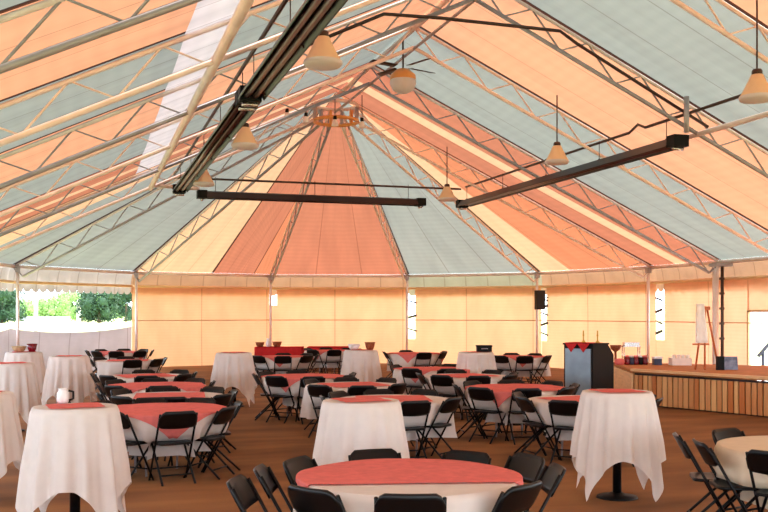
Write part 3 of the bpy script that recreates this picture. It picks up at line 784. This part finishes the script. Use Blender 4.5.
# ------------------------------------------------------------------ stage
SZ = .715
fa_, fb_ = Vector((10.66, 17.3)), Vector((11.66, 14.4)); dirv = (fb_ - fa_).normalized()
fe = fa_ + dirv * 8.2
bl = Vector(at(610, 22.9)); br = Vector((15.9, at(745, 21.6)[1])); 
br = Vector(at(757, 21.4)); 
stage = empty('stage', (fa_.x, fa_.y, 0), 0, 'low stage with cedar plank front along the right side', 'stage')
def loc(v): return (v[0] - fa_.x, v[1] - fa_.y)
top_poly = [loc(v) for v in (fa_, fe, Vector((16.2, fe.y)), Vector((16.2, 17.6)), br, bl)]
mb = MB(); mb.prism(top_poly, SZ - .05, SZ); part('platform', mb, BROWNTOP, stage)
inn = Vector((-dirv.y, dirv.x)) * -1
inn = Vector((dirv.y * -1, dirv.x)) if (Vector((-dirv.y, dirv.x)).x > 0) else Vector((dirv.y, -dirv.x))
Mf = Matrix(((dirv.x, inn.x, 0), (dirv.y, inn.y, 0), (0, 0, 1)))
mb = MB(); L = 8.2; x = .02; k = 0; rng = random.Random(3)
while x < L - .1:
    w = .115 + rng.uniform(-.012, .02); o = len(mb.v)
    c = Mf @ Vector((x + w / 2, .035 + rng.uniform(-.004, .004), 0))
    mb.box((c.x, c.y, (SZ - .09) / 2 + .01), (w - .03, .03, SZ - .13), Mf.to_3x3())
    for q in range(o, len(mb.v)): mb.uv[q] = (k + .3 + .4 * ((q - o) % 2), mb.v[q][2])
    x += w; k += 1
part('plank_front', mb, PLANK, stage, 'upright cedar planks of varied brown')
mb = MB(); c = Mf @ Vector((L / 2, .09, (SZ - .06) / 2)); mb.box(c, (L, .04, SZ - .07), Mf); part('backing_board', mb, DARKP, stage, 'dark board behind the planks')
mb = MB(); c = Mf @ Vector((L / 2, .03, SZ + .0)); mb.box(c, (L + .06, .12, .05), Mf); part('edge_trim', mb, LIGHTW, stage, 'light pine edge trim')
e0, e1 = fa_, bl; ed = (e1 - e0); el = ed.length; ed.normalize(); Me = Matrix(((ed.x, -ed.y, 0), (ed.y, ed.x, 0), (0, 0, 1)))
mb = MB(); c = Vector((ed.x * el / 2, ed.y * el / 2, SZ / 2 - .03)); mb.box(c, (el, .04, SZ - .07), Me); part('end_panel', mb, LIGHTW, stage, 'light pine end panel')
e0, e1 = bl, br; eb = e1 - e0; ebl = eb.length; eb.normalize(); Mb = Matrix(((eb.x, -eb.y, 0), (eb.y, eb.x, 0), (0, 0, 1)))
mb = MB(); c = Vector((bl.x - fa_.x + eb.x * ebl / 2, bl.y - fa_.y + eb.y * ebl / 2, SZ / 2 - .03)); mb.box(c, (ebl, .04, SZ - .07), Mb); part('back_panel', mb, LIGHTW, stage)

# things standing on the stage
def on_stage(px, d): 
    x, y = at(px, d); return (x, y, SZ + .002)
# glass jars
for i, (px, col, lb) in enumerate(((627, GLASSR, 'leftmost'), (631.5, NAVY, 'second from left'), (636, GLASSR, 'middle'), (640.5, BLACKB, 'fourth from left'), (645, GLASSR, 'rightmost'))):
    root = empty('candy_jar', on_stage(px, 21.7), 0, lb + ' small dark jar with red lid in stage jar row', 'jar', 'jars at the stage end')
    mb = MB(); mb.lathe([(0, 0), (.055, 0), (.065, .03), (.065, .13), (.045, .17), (0, .17)], n=16); part('body', mb, col, root)
    mb = MB(); mb.lathe([(0, .21), (.04, .21), (.05, .19), (.05, .165), (0, .165)], n=14); part('lid', mb, CORAL if i % 2 == 0 else WHITEP, root)
# rack of cups behind, wicker bowl on a stand
x, y, z = on_stage(631, 22.1)
root = empty('serving_rack', (x, y, z), -PSI, 'silver serving rack on legs behind the jars', 'rack')
mb = MB(); mb.box((0, 0, .40), (.40, .22, .02)); part('shelf', mb, CHROME, root)
mb = MB(); mb.box((0, 0, .45), (.34, .2, .08)); part('tray', mb, CHROME, root)
for sx in (-.18, .18):
    for sy in (-.09, .09):
        mb = MB(); mb.tube([(sx, sy, 0), (sx, sy, .40)], .01, 6); part('leg', mb, CHROME, root)
x, y, z = on_stage(615.5, 22.3)
root = empty('bowl_stand', (x, y, z), 0, 'brown wicker bowl raised on a stand at stage end', 'bowl')
mb = MB(); mb.lathe([(0, 0), (.10, 0), (.03, .03), (.025, .26), (.06, .29), (0, .29)], n=14); part('stand', mb, WICKER, root)
mb = MB(); mb.lathe([(0, .29), (.06, .29), (.11, .33), (.13, .42), (.12, .42), (.1, .35), (0, .31)], n=18); part('body', mb, WICKER, root)
x, y, z = on_stage(619.5, 21.6)
mb = MB(); mb.lathe([(0, 0), (.09, 0), (.12, .06), (.10, .13), (0, .15)], n=16)
o = mb.build('napkin_bundle', CORAL); o.location = (x, y, z); tag(o, 'coral folded napkin bundle left of the jar row', 'napkin')
x, y, z = on_stage(657, 21.6)
root = empty('toolbox', (x, y, z), -PSI, 'navy and white box between jars and white cups', 'box')
mb = MB(); mb.box((0, 0, .07), (.17, .2, .14)); part('body', mb, NAVY, root)
mb = MB(); mb.box((0, 0, .16), (.19, .22, .04)); part('lid', mb, WHITEP, root)
x, y, z = on_stage(661, 21.9)
mb = MB(); mb.lathe([(0, 0), (.14, 0), (.16, .03), (.11, .06), (.11, .10), (.04, .14), (0, .14)], n=18); o = mb.build('straw_hat', WICKER); o.location = (at(658, 22.1)[0], at(658, 22.1)[1], SZ + .22)
bpy.data.objects.remove(o)
root = empty('cup_crate', on_stage(680, 21.5), -PSI, 'white open crate of upright cups on the stage', 'crate')
mb = MB()
for c, dd in (((0, -.15, .08), (.42, .015, .16)), ((0, .15, .08), (.42, .015, .16)), ((-.21, 0, .08), (.015, .3, .16)), ((.21, 0, .08), (.015, .3, .16)), ((0, 0, .01), (.42, .3, .02))): mb.box(c, dd)
part('body', mb, PAPER, root)
crate_xyz = Vector(on_stage(680, 21.5))
Mz = Matrix.Rotation(-PSI, 3, 'Z')
for i in range(4):
    pp = crate_xyz + Mz @ Vector((-.15 + .1 * i, -.06, .021))
    mb = MB(); mb.lathe([(0, 0), (.035, 0), (.045, .21), (.038, .21), (.03, .02), (0, .02)], n=14); o = mb.build('paper_cup', PAPER); o.location = pp
    tag(o, ['leftmost', 'second from left', 'third from left', 'rightmost'][i] + ' tall white paper cup in the crate', 'cup', 'paper cups in the crate')
root = empty('picture_board', on_stage(728, 19.6), -PSI, 'blue printed board leaning in front of the dark pole', 'board')
mb = MB(); mb.box((.05, .02, .14), (.30, .03, .27), Matrix.Rotation(rad(-10), 3, 'X')); part('panel', mb, PHOTO, root)
mb = MB(); mb.box((-.15, .03, .14), (.14, .10, .28)); part('side_box', mb, BLACKB, root, 'black side box')
# easel
ex, ey, ez = on_stage(706, 19.9)
ea = empty('easel', (ex, ey, ez), -PSI, 'orange wooden easel with pale sheet on the stage', 'easel')
for nm, a, b in (('leg', (-.05, 0, 1.28), (-.26, -.12, 0)), ('leg', (-.02, 0, 1.28), (-.10, -.22, 0)), ('leg', (.02, .02, 1.28), (.30, .1, 0))):
    mb = MB(); mb.tube([a, b], .020, 6); part(nm, mb, EASELW, ea)
mb = MB(); mb.box((0, 0, 1.26), (.16, .06, .08)); part('head', mb, EASELW, ea)
mb = MB(); mb.box((-.14, -.10, .52), (.34, .04, .035)); part('ledge', mb, EASELW, ea)
mb = MB(); mb.slab(8, 12, lambda u, v: ((-.135 + (u - .5) * (.16 + .10 * (1 - v)), -.145 + .10 * v - .01 * math.sin(u * 9), .55 + .80 * v), (0, -1, .1)), .012)
o = mb.build('poster_sheet', PAPER); o.location = ea.location; o.rotation_euler = ea.rotation_euler
tag(o, 'pale crumpled paper sheet hung on the easel', 'paper')

# ------------------------------------------------------------------ outdoors
def outdoor(px, d): return at(px, d)
x, y = outdoor(36, 45); mb = MB(); mb.tube([(0, 0, -.07), (0, 0, 3.6)], .09, 8); o = mb.build('sign_post', STEELG); o.location = (x, y, 0)
tag(o, 'grey pole standing on the lawn outside', 'pole')
x, y = outdoor(79, 200); mb = MB(); mb.box((0, 0, 1.9), (.9, .9, 4.0)); mb.box((0, 0, 3.95), (1.2, 1.2, .2)); mb.lathe([(0, 4.8), (.2, 4.7), (.4, 4.4), (.2, 4.1), (0, 4.05)], n=14)
o = mb.build('gate_pillar', PAPER); o.location = (x, y, 0); tag(o, 'white pillar beyond the lawn left of the dark trees', 'pillar')
mb = MB(); p0, p1 = outdoor(-120, 240), outdoor(70, 240)
dv = Vector((p1[0] - p0[0], p1[1] - p0[1])); mb.box(((p0[0] + p1[0]) / 2, (p0[1] + p1[1]) / 2, .5), (dv.length, .5, 1.1), Matrix.Rotation(math.atan2(dv.y, dv.x), 3, 'Z'))
tag(mb.build('garden_wall', ROAD), 'low grey wall along the far lawn edge', 'wall', None)
def tree(px, d, h, w, mat, label):
    x, y = outdoor(px, d); rng = random.Random(int(px * 31 + d)); root = empty('tree', (x, y, -.07), 0, label, 'tree', 'trees beyond the lawn')
    mb = MB(); mb.tube([(0, 0, 0), (.05, 0, h * .3), (0, .05, h * .6)], [.16 * w / 4, .12 * w / 4, .06 * w / 4], 8); part('trunk', mb, BARK, root)
    mb = MB(); n = 4200
    blobs = [(Vector((rng.uniform(-.36, .36) * w, rng.uniform(-.36, .36) * w, h * rng.uniform(.12, .85))), rng.uniform(.16, .28) * w) for _ in range(18)]
    for _ in range(n):
        c, r = rng.choice(blobs); v = Vector((rng.gauss(0, 1), rng.gauss(0, 1), rng.gauss(0, 1))).normalized() * r * rng.uniform(.55, 1.15); q = c + v
        if q.z < .15: continue
        s = rng.uniform(.14, .26) * max(1, w / 5); t = Vector((rng.gauss(0, 1), rng.gauss(0, 1), rng.gauss(0, 1))).normalized(); u = t.orthogonal().normalized() * s; b = t.cross(u)
        mb.add([q - u * .5, q + b * .6, q + u * .5, q - b * .6], [(0, 1, 2, 3)], 0, False)
    for c, r in blobs: mb.lathe([(0, -min(r * .5, c.z - .1)), (r * .35, -min(r * .4, c.z - .12)), (r * .5, 0), (r * .35, r * .4), (0, r * .5)], c, 10)
    part('foliage', mb, mat, root)
tree(99, 190, 7.4, 8.4, LEAF, 'dark green bushy tree at right of the open side')
tree(126, 214, 8.4, 7.5, LEAF, 'dark green bush touching the white tent post')
tree(82, 215, 4.4, 4.4, LEAF2, 'small light green bush left of the dark tree')
tree(2, 185, 7.0, 8.5, LEAF, 'dark green tree at the left edge of the picture')
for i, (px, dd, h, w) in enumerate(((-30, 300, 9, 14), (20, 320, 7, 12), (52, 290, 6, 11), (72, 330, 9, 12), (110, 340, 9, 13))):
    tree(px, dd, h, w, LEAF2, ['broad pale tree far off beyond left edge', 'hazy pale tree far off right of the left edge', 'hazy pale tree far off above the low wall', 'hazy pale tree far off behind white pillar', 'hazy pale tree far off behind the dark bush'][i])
# handrail outside the doorway
RAILM = solid('dark_grey_rail', (52, 56, 66), .6, 0, .1, 4, spec=.2)
h0 = Vector(at(763, 27.3) + (-.07,)); hr = empty('handrail', h0, -PSI, 'grey handrail outside the white doorway', 'handrail')
mb = MB(); mb.tube([(0, 0, 0), (0, 0, .88)], .045, 8); part('post', mb, RAILM, hr)
mb = MB(); mb.tube([(-.14, 0, .72), (0, 0, .88), (.35, 0, 1.28)], .05, 8); part('rail', mb, RAILM, hr)
mb = MB(); mb.tube([(.9, 0, 0), (.9, 0, 1.3)], .045, 8); part('post', mb, RAILM, hr)
mb = MB(); mb.tube([(.35, 0, 1.28), (.9, 0, 1.3)], .05, 8); part('rail', mb, RAILM, hr)
pv = MB(); pv.box((XR + 8, 20.5, -.06), (15.5, 8, .03)); tag(pv.build('ground_path', solid('pale_concrete', (236, 234, 230), .9)), kind='structure')

# ------------------------------------------------------------------ light
wd_ = bpy.data.worlds.new('sky'); sc.world = wd_; wd_.use_nodes = True; nt = wd_.node_tree; nt.nodes.clear()
wo = nt.nodes.new('ShaderNodeOutputWorld'); bg = nt.nodes.new('ShaderNodeBackground')
bg.inputs[0].default_value = (.76, .88, 1.0, 1); bg.inputs[1].default_value = 4.5
nt.links.new(bg.outputs[0], wo.inputs[0])
sd = bpy.data.lights.new('sun', 'SUN'); sd.energy = 6; sd.angle = rad(2); sd.color = (1, .95, .88)
so = bpy.data.objects.new('sun', sd); C.objects.link(so); so.location = (30, 60, 60)
so.rotation_euler = (-Vector((.62, .30, .72))).to_track_quat('-Z', 'Y').to_euler()

# ------------------------------------------------------------------ camera
cd = bpy.data.cameras.new('camera'); co = bpy.data.objects.new('camera', cd); C.objects.link(co)
co.location = (0, 0, HC); co.rotation_euler = (PI / 2, 0, -PSI)
cd.sensor_fit = 'HORIZONTAL'; cd.sensor_width = 36; cd.lens = F / 768 * 36; cd.shift_y = (HY - 256) / 768; cd.clip_end = 2000
sc.camera = co
sc.view_settings.view_transform = 'Standard'; sc.view_settings.look = 'None'; sc.view_settings.gamma = 1; sc.view_settings.use_curve_mapping = False
sc.view_settings.exposure = 0.5
sc.cycles.use_denoising = True
sc.cycles.max_bounces = 10; sc.cycles.diffuse_bounces = 6; sc.cycles.transmission_bounces = 6
